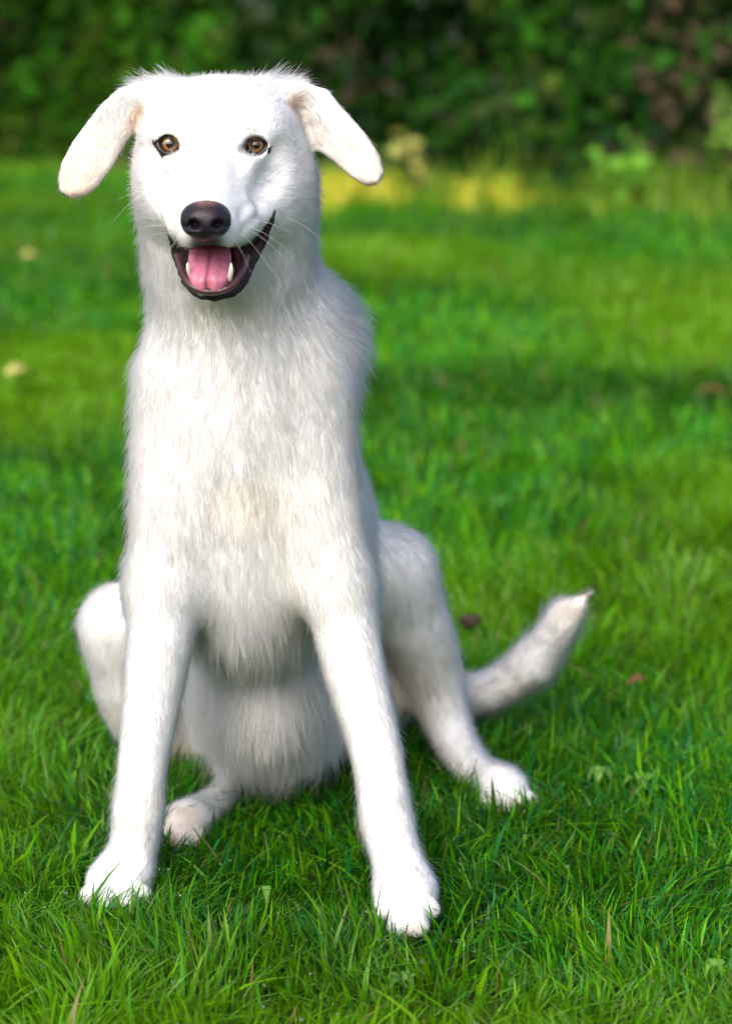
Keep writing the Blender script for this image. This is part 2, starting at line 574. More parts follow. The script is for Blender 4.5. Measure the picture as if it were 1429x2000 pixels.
# ears
def ear(poly, ybase, ytip, xb, xt, cup):
    w_ = [P(a, b, ybase) for a, b in poly]
    x0, x1 = P(xb, 200, ybase)[0], P(xt, 300, ybase)[0]
    pl = [(q[0], q[2]) for q in w_]
    def yf(x, z):
        t = np.clip((x - x0) / (x1 - x0), -0.2, 1.2)
        return ybase + (ytip - ybase) * t + cup * (t - 0.5) ** 2 - 0.012 * np.sin((z - pl[0][1]) * 22) * 0.6 + 0.0025 * np.sin(x * 95 + z * 70)
    return pl, yf
TIP_L, TIP_R = P(140, 385, 2.2), P(745, 362, 2.2)
plL, yfL = ear([(318, 160), (285, 166), (236, 170), (205, 198), (178, 232), (150, 270), (128, 312), (119, 345), (123, 370), (146, 384), (172, 379), (196, 362), (222, 325), (250, 272), (278, 228), (306, 205)], 2.235, 2.195, 300, 130, 0.03)
plR, yfR = ear([(536, 162), (570, 163), (606, 164), (640, 172), (662, 200), (684, 224), (718, 262), (742, 300), (750, 332), (742, 354), (716, 360), (686, 345), (652, 316), (616, 290), (586, 252), (560, 212)], 2.235, 2.20, 560, 740, 0.03)
prims.append(Slab(plL, yfL, 0.0045, 0.012, **kwf('ear', 0.006, 'tipL', lift=11, stray=0.04)))
prims.append(Slab(plR, yfR, 0.0045, 0.012, **kwf('ear', 0.006, 'tipR', lift=11, stray=0.04)))
CH('ear', [(325, 178, 2.235, 22), (285, 184, 2.23, 14)], 0.02, 0.020, flow=np.array((-0.5, 0.2, 0.5)), lift=30, stray=0.3)
CH('ear', [(528, 178, 2.235, 22), (572, 180, 2.23, 14)], 0.02, 0.020, flow=np.array((0.4, 0.2, 0.6)), lift=30, stray=0.3)

# cavities: mouth and eye openings
_s = scale(412, 520, 2.09)
MOUTH = Ell(P(411, 520, 2.075), (49 * _s, 0.085, 40 * _s), 0.006)
subs.append(MOUTH)
class EyeHole:
    k = 0.003
    def __init__(s, c, tilt):
        s.c = P(*c); s.s = scale(*c); s.t = R_(tilt)
    def bounds(s):
        return s.c - np.array((0.02, 0.03, 0.02)), s.c + np.array((0.02, 0.006, 0.02))
    def sd(s, p):
        q = p - s.c.astype(np.float32)
        x = q[..., 0] * math.cos(s.t) - q[..., 2] * math.sin(s.t)
        z = q[..., 0] * math.sin(s.t) + q[..., 2] * math.cos(s.t)
        hw, hh = 24.5 * s.s, 20 * s.s
        R = (hw * hw + hh * hh) / (2 * hh); h = R - hh
        d = np.maximum(np.sqrt(x * x + (z - h) ** 2), np.sqrt(x * x + (z + h) ** 2)) - R
        return np.maximum(d, q[..., 1] - 0.004)
for c, tl in EYES:
    subs.append(EyeHole(c, tl))
def groove(pts, k):
    pp = [P(x, y, (fld.surf(x, y) or 2.2) - 0.006) for x, y, r in pts]
    return Chain(pp, [r * 0.00047 for x, y, r in pts], k, 3)

fld = Field(axis_grid([(-0.34, -0.07, 0.0026), (-0.07, 0.0, 0.0026), (0.0, 0.31, 0.004)]),
            axis_grid([(1.98, 2.30, 0.0024), (2.30, 2.94, 0.0045)]),
            axis_grid([(-0.012, 0.09, 0.003), (0.09, 0.50, 0.0042), (0.50, 0.82, 0.0021)]))
for p_ in prims: fld.add(p_)
GR = [groove([(552, 300, 12), (536, 345, 16), (512, 384, 13)], 0.020),
      groove([(288, 305, 11), (298, 345, 15), (314, 380, 12)], 0.020),
      groove([(417, 185, 10), (417, 235, 12), (416, 275, 9)], 0.018),
      groove([(500, 392, 4), (486, 402, 6), (474, 420, 4)], 0.007),
      groove([(512, 415, 4), (497, 432, 6), (480, 450, 4)], 0.007)]
for (x, y, r, k) in [(366, 296, 9, 0.016), (466, 298, 9, 0.016)]:
    GR.append(groove([(x - 3, y - 3, r), (x + 3, y + 3, r)], k))
for p_ in GR: fld.sub(p_)
for p_ in subs: fld.sub(p_)
BV, BF = fld.mesh(2)
BN = vnormals(BV, BF)

# --- what grows where: blend of the shapes' own fur
def fur_fields(Pp):
    n = len(Pp)
    W = np.full(n, 1e-9); L = np.zeros(n); flow = np.zeros((n, 3)); lift = np.zeros(n); stray = np.zeros(n)
    best = np.full(n, 9.0); reg = np.zeros(n, int)
    Q = Pp.astype(np.float32)
    for p_ in prims:
        lo, hi = p_.bounds()
        m = ((Q > lo - 0.07) & (Q < hi + 0.07)).all(1)
        if not m.any(): continue
        q = Q[m]
        d = p_.sd(q)
        wgt = np.exp(-np.clip(d, -0.02, 1) / 0.008)
        kw = p_.kw
        f = kw['flow']
        if isinstance(f, str) and f == 'along':
            f = p_.flow_at(q)
        elif isinstance(f, str):
            f = nrm(q - NOSE_C) if f == 'nose' else nrm((TIP_L if f == 'tipL' else TIP_R) - q)
            if kw['flow'] == 'nose': f = nrm(f + np.array((0, 0.4, 0)))
        W[m] += wgt; L[m] += wgt * kw['L']; lift[m] += wgt * kw['lift']; stray[m] += wgt * kw['stray']
        flow[m] += wgt[:, None] * f
        b = d < best[m]
        idx = np.nonzero(m)[0][b]
        best[idx] = d[b]; reg[idx] = REG.index(kw['reg'])
    return L / W, nrm(flow), lift / W, stray / W, reg
REG = ['body', 'head', 'ear', 'fore_leg', 'hind_leg', 'tail']

# colour of the coat and skin: patches with their own shape, plus a painted crease
WHITE = np.array((0.80, 0.81, 0.825))
PATCH = []          # centre, radius, colour, strength
def patch(px, py, Y, r, c, a):
    if Y is None: Y = fld.surf(px, py) or 2.2
    PATCH.append((P(px, py, Y), r * scale(px, py, Y), np.array(c), a))
CREAM = (0.80, 0.66, 0.54)
patch(150, 350, None, 75, CREAM, 0.55); patch(190, 290, None, 70, CREAM, 0.2)
patch(715, 325, None, 80, CREAM, 0.45); patch(660, 260, None, 60, CREAM, 0.2)
patch(272, 222, None, 22, (0.5, 0.33, 0.2), 0.7); patch(262, 250, None, 20, (0.55, 0.4, 0.25), 0.5)
patch(572, 205, None, 22, (0.5, 0.33, 0.2), 0.75); patch(590, 240, None, 22, (0.45, 0.36, 0.28), 0.6)
patch(612, 280, None, 22, (0.4, 0.34, 0.28), 0.5)
for (x, y, r, a) in [(352, 288, 11, 0.75), (364, 291, 7, 0.6), (478, 284, 13, 0.75), (468, 292, 8, 0.6),  (312, 284, 8, 0.5), (522, 280, 8, 0.5)]:
    patch(x, y, None, r, (0.07, 0.06, 0.06), a)
patch(487, 256, None, 11, (0.42, 0.40, 0.33), 0.6)
_yl = fld.surf(402, 462) or 2.06
for (x, y, r, a) in [(402, 476, 24, 0.8), (380, 475, 15, 0.6), (426, 476, 17, 0.6), (402, 466, 16, 0.6)]:
    patch(x, y, _yl + 0.004, r, (0.08, 0.075, 0.08), a)
for (x, y, r, a) in [(345, 466, 8, 0.5), (458, 478, 10, 0.4)]:
    patch(x, y, None, r, (0.08, 0.075, 0.08), a)
for i in range(10):
    t = i / 9
    patch(309 + 22 * t, 398 + 62 * t, None, 4.5, (0.12, 0.11, 0.1), 0.55)  # shade of the mouth crease, put into the coat colour
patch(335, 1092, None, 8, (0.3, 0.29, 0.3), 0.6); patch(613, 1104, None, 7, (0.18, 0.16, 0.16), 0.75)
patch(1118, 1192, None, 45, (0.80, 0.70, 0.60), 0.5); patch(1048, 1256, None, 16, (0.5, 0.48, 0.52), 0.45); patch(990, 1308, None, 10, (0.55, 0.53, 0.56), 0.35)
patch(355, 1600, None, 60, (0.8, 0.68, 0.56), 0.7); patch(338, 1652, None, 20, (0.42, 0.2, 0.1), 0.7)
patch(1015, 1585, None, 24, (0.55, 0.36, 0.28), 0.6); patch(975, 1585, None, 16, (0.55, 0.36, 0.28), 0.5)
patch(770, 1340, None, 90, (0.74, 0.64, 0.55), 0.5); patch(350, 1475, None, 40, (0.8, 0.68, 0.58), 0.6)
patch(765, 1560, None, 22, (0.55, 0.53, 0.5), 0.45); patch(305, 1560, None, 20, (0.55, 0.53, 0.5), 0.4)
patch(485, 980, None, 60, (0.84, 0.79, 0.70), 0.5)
_px = scale(402, 475, 2.07)
def coat(Pp):
    c = np.broadcast_to(WHITE, (len(Pp), 3)).copy()
    cr_ = np.clip(noise3(Pp + 6, 16) * 1.6 - 0.5, 0, 1)[:, None] * (0.4 + noise3(Pp + 2, 60)[:, None])
    c = c * (1 - cr_ * np.array((0.01, 0.025, 0.055)))
    q0 = P(402, 476, 2.062)
    wq = np.exp(-((Pp[:, 0] - q0[0]) / (34 * _px)) ** 4 - ((Pp[:, 2] - q0[2]) / (15 * _px)) ** 4) * (Pp[:, 1] < 2.125) * 0.95
    c = c * (1 - wq[:, None]) + wq[:, None] * np.array((0.03, 0.028, 0.03))
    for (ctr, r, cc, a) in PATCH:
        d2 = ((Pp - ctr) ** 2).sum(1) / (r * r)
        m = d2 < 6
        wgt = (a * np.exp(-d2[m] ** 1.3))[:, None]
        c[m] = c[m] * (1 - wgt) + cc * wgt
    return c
bald = []
# the open mouth between the upper lip and the lower lip
MOPEN = [(537, 409), (524, 432), (508, 452), (490, 470), (468, 482), (440, 487), (402, 488), (372, 486), (350, 478), (334, 462), (329, 456),
         (340, 490), (352, 520), (362, 545), (376, 566), (400, 580), (430, 580), (456, 568), (474, 545), (488, 518), (502, 492), (518, 464), (531, 434)]
def mouth_open(Pp):
    x, y = proj(Pp)
    return in_poly(x, y, MOPEN) & (Pp[:, 1] < 2.22)
def bald_at(Pp):
    o = np.ones(len(Pp))
    for (ctr, r) in bald:
        o *= (((Pp - ctr) ** 2).sum(1) > r * r)
    o *= ~mouth_open(Pp)
    o *= MOUTH.sd(Pp.astype(np.float32)) > np.where(Pp[:, 2] < P(402, 484, 2.08)[2], 0.006, 0.0022)
    return o

BC = coat(BV)
_zl = P(402, 484, 2.08)[2]
mm = MOUTH.sd(BV.astype(np.float32)) < np.where(BV[:, 2] < _zl, 0.0065, 0.0018)
BC[mm] = (0.06, 0.02, 0.022)
mo_ = mouth_open(BV)
BC[mo_ & ~mm] = (0.022, 0.013, 0.014)

MAT_SKIN, n_, b_ = new_mat('dog_skin')
at_ = n_.nodes.new('ShaderNodeAttribute'); at_.attribute_name = 'Col'
n_.links.new(at_.outputs['Color'], b_.inputs['Base Color'])
b_.inputs['Roughness'].default_value = 0.8
b_.inputs['Specular IOR Level'].default_value = 0.15

def fur_mat(name):
    m, n, b = new_mat(name)
    n.nodes.remove(b)
    a1 = n.nodes.new('ShaderNodeAttribute'); a1.attribute_name = 'tint'
    a2 = n.nodes.new('ShaderNodeAttribute'); a2.attribute_name = 'skin_normal'
    df = n.nodes.new('ShaderNodeBsdfDiffuse')
    tr = n.nodes.new('ShaderNodeBsdfTranslucent')
    mx = n.nodes.new('ShaderNodeMixShader'); mx.inputs[0].default_value = 0.42
    n.links.new(a1.outputs['Color'], df.inputs['Color'])
    n.links.new(a1.outputs['Color'], tr.inputs['Color'])
    n.links.new(a2.outputs['Vector'], df.inputs['Normal'])
    n.links.new(df.outputs[0], mx.inputs[1]); n.links.new(tr.outputs[0], mx.inputs[2])
    n.links.new(mx.outputs[0], n.nodes['Material Output'].inputs['Surface'])
    return m
MAT_FUR = fur_mat('white_fur')

# --- the dog as a thing
dog = link('dog', None)
dog.location = (-0.08, 2.4, 0)
tag(dog, 'large white floppy-eared dog sitting on the lawn, mouth open, tongue showing', 'dog')
DOGI = dog.matrix_world.copy()
def part(name, data, parent=None):
    o = link(name, data)
    o.parent = parent or dog
    # all dog geometry is given in world metres; the empty sits under the body
    if parent is None:
        o.location = (0.08, -2.4, 0)
    return o

# --- nose, eyes, lips, tongue, teeth
def small_field(prs, sbs, h, pad=0.006):
    lo = np.min([p.bounds()[0] for p in prs], 0) - pad; hi = np.max([p.bounds()[1] for p in prs], 0) + pad
    f = Field(*[axis_grid([(lo[i], hi[i], h)]) for i in range(3)])
    for p in prs: f.add(p)
    for p in sbs: f.sub(p)
    return f
def EP(c, r, k, rot=None):
    s_ = scale(*c)
    return Ell(P(*c), (r[0] * s_, r[1], r[2] * s_), k, rot)
def CP(a, b, ra, rb, k):
    return Cone(P(*a), P(*b), ra * scale(*a), rb * scale(*b), k)

NY = (fld.surf(402, 440) or 2.06) - 0.002
nf = small_field(
    [EP((402, 418, NY + 0.004), (45, 0.021, 27), 0.008), EP((384, 436, NY + 0.001), (30, 0.019, 27), 0.008), EP((420, 436, NY + 0.001), (30, 0.019, 27), 0.008),
     EP((402, 452, NY + 0.004), (20, 0.016, 18), 0.007)],
    [EP((379, 440, NY - 0.018), (12, 0.012, 9), 0.004, (0, 20, 0)), EP((425, 440, NY - 0.018), (12, 0.012, 9), 0.004, (0, -20, 0)),
     CP((366, 446, NY - 0.014), (356, 440, NY - 0.004), 4.5, 4, 0.003), CP((438, 446, NY - 0.014), (448, 440, NY - 0.004), 4.5, 4, 0.003),
     CP((402, 446, NY - 0.021), (402, 475, NY - 0.011), 2.2, 2.2, 0.003)], 0.0008)
NV, NF = nf.mesh(1)
top = P(400, 394, NY - 0.004)
w1 = np.exp(-((NV - top) ** 2).sum(1) / (0.0072 ** 2))[:, None]
nn = noise3(NV, 260)[:, None]
w1 = np.clip(w1 * (0.15 + 0.8 * nn), 0, 0.6)
NC = np.array((0.009, 0.0075, 0.013)) * (1 - w1) + np.array((0.32, 0.13, 0.10)) * w1
cen = np.exp(-((NV - P(404, 428, NY - 0.02)) ** 2).sum(1) / (0.010 ** 2))[:, None]
NC = NC + cen * np.array((0.010, 0.005, 0.010))
MAT_NOSE, n_, b_ = new_mat('nose_leather')
at_ = n_.nodes.new('ShaderNodeAttribute'); at_.attribute_name = 'Col'
n_.links.new(at_.outputs['Color'], b_.inputs['Base Color'])
b_.inputs['Roughness'].default_value = 0.42; b_.inputs['Specular IOR Level'].default_value = 0.35
tv = n_.nodes.new('ShaderNodeTexVoronoi'); tv.inputs['Scale'].default_value = 700
tc_ = n_.nodes.new('ShaderNodeTexCoord'); n_.links.new(tc_.outputs['Object'], tv.inputs['Vector'])
bp_ = n_.nodes.new('ShaderNodeBump'); bp_.inputs['Strength'].default_value = 0.35; bp_.inputs['Distance'].default_value = 0.0006
n_.links.new(tv.outputs['Distance'], bp_.inputs['Height']); n_.links.new(bp_.outputs[0], b_.inputs['Normal'])
part('nose', mesh_np('nose', NV, NF, True, NC, [MAT_NOSE]))['label'] = 'dark leathery nose with a pink patch on top'
bald.append((P(402, 430, NY), 0.0215))

MAT_DARK = principled('dark_lip', (0.013, 0.009, 0.010), 0.5, 0.25, noise=0.8, nscale=120, color2=(0.035, 0.016, 0.018), bump=0.4)
MAT_RIM = principled('eye_rim', (0.012, 0.010, 0.012), 0.4, 0.4)
MAT_EYE = principled('eye_white', (0.05, 0.03, 0.02), 0.08, 0.6, coat=1.0)
MAT_PUPIL = principled('pupil', (0.003, 0.003, 0.004), 0.06, 0.6, coat=1.0)
MAT_IRIS, n_, b_ = new_mat('amber_iris')
b_.inputs['Roughness'].default_value = 0.12; b_.inputs['Coat Weight'].default_value = 1.0; b_.inputs['Coat Roughness'].default_value = 0.03; b_.inputs['Coat IOR'].default_value = 1.7
at_ = n_.nodes.new('ShaderNodeAttribute'); at_.attribute_name = 'Col'
nz_ = n_.nodes.new('ShaderNodeTexNoise'); nz_.inputs['Scale'].default_value = 900
tc_ = n_.nodes.new('ShaderNodeTexCoord'); n_.links.new(tc_.outputs['Object'], nz_.inputs['Vector'])
mx_ = n_.nodes.new('ShaderNodeMix'); mx_.data_type = 'RGBA'; mx_.blend_type = 'MULTIPLY'; mx_.inputs[0].default_value = 0.6
n_.links.new(at_.outputs['Color'], mx_.inputs[6]); n_.links.new(nz_.outputs['Fac'], mx_.inputs[7]); n_.links.new(mx_.outputs[2], b_.inputs['Base Color'])

def cap(center, r, axis, a0, a1, nr=8, ns=32):
    """zone of a sphere between polar angles a0 and a1 about axis"""
    ax = nrm(np.array(axis)); up = np.array((0, 0, 1.0)); e1 = nrm(np.cross(ax, up)); e2 = np.cross(e1, ax)
    V = []; F = []
    for i in range(nr + 1):
        a = a0 + (a1 - a0) * i / nr
        for j in range(ns):
            b = 2 * math.pi * j / ns
            V.append(center + r * (math.cos(a) * ax + math.sin(a) * (math.cos(b) * e1 + math.sin(b) * e2)))
    for i in range(nr):
        for j in range(ns):
            F.append((i * ns + j, (i + 1) * ns + j, (i + 1) * ns + (j + 1) % ns, i * ns + (j + 1) % ns))
    return np.array(V), np.array(F)[:, ::-1]

def tube(pts, rad, ns=10, flat=1.0, closed=False):
    pts = np.asarray(pts, float); n = len(pts)
    V = []; F = []
    for i in range(n):
        a = pts[(i - 1) % n] if closed or i > 0 else pts[i]
        b = pts[(i + 1) % n] if closed or i < n - 1 else pts[i]
        t = nrm(b - a)
        e1 = nrm(np.cross(t, (0, 1.0, 0))); e2 = np.cross(t, e1)
        for j in range(ns):
            an = 2 * math.pi * j / ns
            V.append(pts[i] + rad[i] * (math.cos(an) * e1 + flat * math.sin(an) * e2))
    for i in range(n if closed else n - 1):
        for j in range(ns):
            F.append((i * ns + j, i * ns + (j + 1) % ns, ((i + 1) % n) * ns + (j + 1) % ns, ((i + 1) % n) * ns + j))
    F = [np.array(F)]
    if not closed:
        F += [np.array([[j for j in range(ns)][::-1], [(n - 1) * ns + j for j in range(ns)]])]
    return np.array(V), F

for (c, tl) in EYES:
    s_ = scale(*c); ctr = P(*c); r = 24 * s_
    ball = ctr + np.array((0, 2.2 * s_, 0))
    gaze = nrm(np.array((0, 0, CAM_H)) - ctr)
    ev, ef = cap(ball, r, gaze, 0.001, math.pi * 0.98, 20, 32)
    eye = part('eye', mesh_np('eye', ev, ef, True, None, [MAT_EYE]))
    a_ir, a_pu = math.asin(0.71), math.asin(0.36)
    iv, if_ = cap(ball, r * 1.012, gaze, a_pu * 0.9, a_ir, 10, 40)
    an = np.linspace(0, 1, 11).repeat(40)[:, None]
    amber = np.array((0.36, 0.17, 0.04)); brown = np.array((0.15, 0.065, 0.02)); dark = np.array((0.012, 0.008, 0.006))
    icol = np.where(an < 0.18, brown, amber); icol = np.where(an > 0.8, dark * 1.2, icol); icol = np.where((an > 0.65) & (an <= 0.8), brown, icol)
    iris = part('iris', mesh_np('iris', iv, if_, True, icol, [MAT_IRIS]), eye)
    pv, pf = cap(ball, r * 1.018, gaze, 0.001, a_pu, 5, 28)
    part('pupil', mesh_np('pupil', pv, pf, True, None, [MAT_PUPIL]), eye)
    # almond rim of dark skin
    hw, hh = 24.2 * s_, 19.3 * s_
    Rr = (hw * hw + hh * hh) / (2 * hh); h = Rr - hh; th0 = math.asin(hw / Rr)
    pts = []
    for sg in (1, -1):
        for q in np.linspace(-1, 1, 16)[:-1]:
            a = q * th0 * sg
            x, z = Rr * math.sin(a), (Rr * math.cos(a) - h) * sg
            xr = x * math.cos(R_(-tl)) - z * math.sin(R_(-tl)); zr = x * math.sin(R_(-tl)) + z * math.cos(R_(-tl))
            rho2 = xr * xr + zr * zr
            rl = 26.5 * s_
            pts.append(ctr + np.array((xr, -math.sqrt(max(rl * rl - rho2, (6 * s_) ** 2)), zr)))
    tv_, tf_ = tube(pts, [6.0 * s_] * len(pts), 8, 1.0, True)
    part('eye_rim', mesh_np('eye_rim', tv_, tf_, True, None, [MAT_RIM]))
    bald.append((ctr + np.array((0, -0.009, 0)), 25 * s_))
    for q in pts:
        bald.append((q, 9.5 * s_)); BC[((BV - q) ** 2).sum(1) < (11 * s_) ** 2] = (0.016, 0.013, 0.015)

# lips: a dark band from corner to corner round the lower jaw
def on_skin(px, py, off, dflt=2.1):
    y = fld.surf(px, py)
    return P(px, py, (y if y is not None else dflt) - off)
LIP = [(537, 410, 3), (531, 430, 5.5), (520, 456, 7.5), (506, 482, 9.5), (491, 507, 12), (478, 532, 13.5), (464, 555, 13.5), (444, 571, 12.5), (415, 577, 11), (388, 571, 11), (371, 554, 12), (361, 532, 13), (352, 510, 12), (343, 490, 9.5), (336, 472, 5), (330, 456, 3)]
lp = []
for (x, y, r) in LIP:
    lp.append(on_skin(x, y, 0.001 - max(0, r - 12) * 0.0004))
lp = np.array(lp)
ysm = lp[:, 1].copy()
for _ in range(2):
    ysm[1:-1] = 0.25 * ysm[:-2] + 0.5 * ysm[1:-1] + 0.25 * ysm[2:]
lp = np.array([P(x, y, yy) for (x, y, r), yy in zip(LIP, ysm)])
lr = [r * scale(x, y, yy) for (x, y, r), yy in zip(LIP, ysm)]
cp = catmull(lp, 6); cr = np.interp(np.linspace(0, len(lr) - 1, len(cp)), np.arange(len(lr)), lr)
lv, lf = tube(cp, cr, 14, 0.38)
lv = lv + nrm(lv - np.repeat(cp, 14, 0)) * (0.0022 * (noise3(lv, 190) - 0.5) + 0.0012 * (noise3(lv, 420) - 0.5))[:, None]
part('lip', mesh_np('lip', lv, lf, True, None, [MAT_DARK]))
for q, r in zip(cp, cr):
    bald.append((q, r * 1.0))
for q, r in zip(cp, cr):
    BC[((BV - q) ** 2).sum(1) < (r * 1.12) ** 2] = (0.022, 0.015, 0.017)
body = part('body', mesh_np('body', BV, BF, True, BC, [MAT_SKIN]))
# tongue
MAT_TONGUE = principled('tongue', (0.50, 0.17, 0.255), 0.28, 0.5, sss=0.25, noise=0.5, nscale=220, color2=(0.42, 0.12, 0.19), bump=0.5)
tf = small_field(
    [EP((411, 494, 2.165), (42, 0.05, 14), 0.012, (28, 0, 0)), EP((393, 512, 2.110), (26, 0.036, 14), 0.012, (36, 0, 0)), EP((426, 513, 2.110), (26, 0.036, 14), 0.012, (36, 0, 0)),
     EP((395, 530, 2.094), (23, 0.016, 12), 0.010, (30, 0, 0)), EP((423, 532, 2.094), (23, 0.016, 12), 0.010, (30, 0, 0))],
    [CP((409, 520, 2.072), (408, 565, 2.076), 2.5, 3.5, 0.006)], 0.0011)
TV, TF = tf.mesh(2)
TNm = vnormals(TV, TF)
gx_ = TV[:, 0] - P(408.5, 525, 2.09)[0] - 0.0006 * np.sin((TV[:, 2] - TV[0, 2]) * 120)
TV = TV - TNm * (0.0034 * np.exp(-(gx_ / 0.0017) ** 2) + 0.0006 * np.exp(-((np.abs(gx_) - 0.010) / 0.0022) ** 2) + 0.0006 * (noise3(TV, 260) - 0.5))[:, None]
part('tongue', mesh_np('tongue', TV, TF, True, None, [MAT_TONGUE]))['label'] = 'wet pink tongue with a groove down its middle'
MAT_TOOTH = principled('tooth', (0.78, 0.76, 0.68), 0.2, 0.5, coat=0.5)
MAT_GUM = principled('gum', (0.07, 0.025, 0.03), 0.3, 0.5, noise=0.9, nscale=150, color2=(0.03, 0.015, 0.02), bump=0.5)
for (x, y, tx, ty, r) in [(448, 542, 451, 512, 5.6), (371, 534, 367, 512, 4.2)]:
    pts = catmull([P(x, y + 4, 2.090), P((x + tx) / 2 + (2 if x > 400 else -2), (y + ty) / 2, 2.084), P(tx, ty, 2.085)], 5)
    s_ = scale(x, y, 2.07)
    rr = np.interp(np.linspace(0, 1, len(pts)), [0, 0.4, 0.75, 1], [r * s_, r * 0.92 * s_, r * 0.55 * s_, 0.6 * s_])
    a, b = tube(pts, rr, 10)
    part('canine_tooth', mesh_np('canine_tooth', a, b, True, None, [MAT_TOOTH]))
gp = catmull([P(482, 500, 2.125), P(472, 532, 2.098), P(450, 560, 2.084), P(412, 570, 2.082), P(376, 560, 2.084), P(357, 532, 2.098), P(347, 500, 2.125)], 6)
a, b = tube(gp, [7 * 0.00046] * len(gp), 10)
part('gum', mesh_np('gum', a, b, True, None, [MAT_GUM]))

# claws
MAT_CLAW = principled('claw', (0.33, 0.22, 0.17), 0.35, 0.5)
for (c0, r, d, on) in PAWTOES:
    if not on: continue
    d2 = nrm(d * np.array((1, 1, 0)) + np.array((0, -0.3, 0)))
    base = c0 + d2 * r * 0.75 + np.array((0, 0, r * 0.05))
    pts = catmull([base, base + d2 * r * 0.55 + np.array((0, 0, -r * 0.1)), base + d2 * r * 0.95 + np.array((0, 0, -r * 0.5))], 4)
    rr = np.linspace(r * 0.24, r * 0.05, len(pts))
    a, b = tube(pts, rr, 8)
    part('claw', mesh_np('claw', a, b, True, None, [MAT_CLAW]))

# --- fur strands
T = np.concatenate([BF[:, [0, 1, 2]], BF[:, [0, 2, 3]]])
vL, vflow, vlift, vstray, vreg = fur_fields(BV)
vb = bald_at(BV)
ta = 0.5 * np.linalg.norm(np.cross(BV[T[:, 1]] - BV[T[:, 0]], BV[T[:, 2]] - BV[T[:, 0]]), axis=1)
short = np.clip(0.012 / np.maximum(vL, 0.003), 0.75, 2.2)
back = np.where(BN[:, 1] > 0.45, 0.35, 1.0)
dens = short * back * vb * (BV[:, 2] > 0.004)
tw = ta * dens[T].mean(1)
NH = 460000
ti = rng.choice(len(T), NH, p=tw / tw.sum())
r1, r2 = np.sqrt(rng.random(NH)), rng.random(NH)
bc = np.stack((1 - r1, r1 * (1 - r2), r1 * r2), -1)
def bary(A):
    if A.ndim == 1: return (A[T[ti]] * bc).sum(1)
    return (A[T[ti]] * bc[..., None]).sum(1)
HP, HN, HL, HF, Hlift, Hstray = bary(BV), nrm(bary(BN)), bary(vL), bary(vflow), bary(vlift), bary(vstray)
Hreg = vreg[T[ti][np.arange(NH), bc.argmax(1)]]
keep = bald_at(HP) > 0
HP, HN, HL, HF, Hlift, Hstray, Hreg = [x[keep] for x in (HP, HN, HL, HF, Hlift, Hstray, Hreg)]
NH = len(HP)
for (c_, t_) in EYES:
    de = np.linalg.norm(HP - P(*c_), axis=1)
    HL = HL * np.clip((de - 0.011) / 0.014, 0.30, 1)
HF = HF - HN * (HF * HN).sum(1, keepdims=True)
wav = np.stack([noise3(HP + k * 3.1, 45) - 0.5 for k in range(3)], -1)
wav2 = np.stack([noise3(HP + k * 5.7, 130) - 0.5 for k in range(3)], -1)
HF = nrm(HF) + 0.55 * wav + 0.5 * wav2 + rng.normal(0, 0.13, (NH, 3))
HF = nrm(HF - HN * (HF * HN).sum(1, keepdims=True))
is_st = rng.random(NH) < Hstray
lift0 = np.radians(Hlift * rng.uniform(0.6, 1.5, NH) + 14 * (noise3(HP, 70) - 0.5) + np.where(is_st, 24, 0))
lift0 = np.clip(lift0, R_(4), R_(75))
Ln = HL * rng.uniform(0.65, 1.15, NH) * np.where(is_st, 1.45, 1.0) * (0.8 + 0.4 * noise3(HP + 9, 60))
K = 5
pts = np.zeros((NH, K, 3)); pts[:, 0] = HP - HN * 0.0006
curl = rng.normal(0, 0.16, (NH, 3))
for k in range(1, K):
    a = lift0 * (1 - 0.55 * (k - 1) / (K - 2))
    d = HF * np.cos(a)[:, None] + HN * np.sin(a)[:, None] + curl * (k / K)
    d[:, 2] -= np.clip(HL / 0.04, 0, 1) * 0.25 * k / K
    pts[:, k] = pts[:, k - 1] + nrm(d) * (Ln / (K - 1))[:, None]
# clumps: tips lean towards a neighbouring leader
nl = NH // 40
lead = rng.choice(NH, nl, replace=False)
kd = KDTree(nl)
for i, j in enumerate(lead): kd.insert(HP[j], i)
kd.balance()
own = np.fromiter((lead[kd.find(p)[1]] for p in HP), int, NH)
cl = np.clip((HL - 0.006) / 0.030, 0.08, 0.8) * rng.uniform(0.4, 1, NH)
for k in range(1, K):
    tgt = pts[own, k]
    far = np.clip(1 - np.linalg.norm(HP - HP[own], axis=1) / 0.012, 0, 1)
    pts[:, k] += (tgt - pts[:, k]) * (cl * far * (k / (K - 1)) ** 1.2)[:, None]
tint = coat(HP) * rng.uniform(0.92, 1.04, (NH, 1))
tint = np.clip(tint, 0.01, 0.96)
prof = np.array((1.0, 0.95, 0.8, 0.55, 0.14))
base_r = np.interp(HL, [0.003, 0.012, 0.03, 0.045], [0.00010, 0.00012, 0.00012, 0.00013])

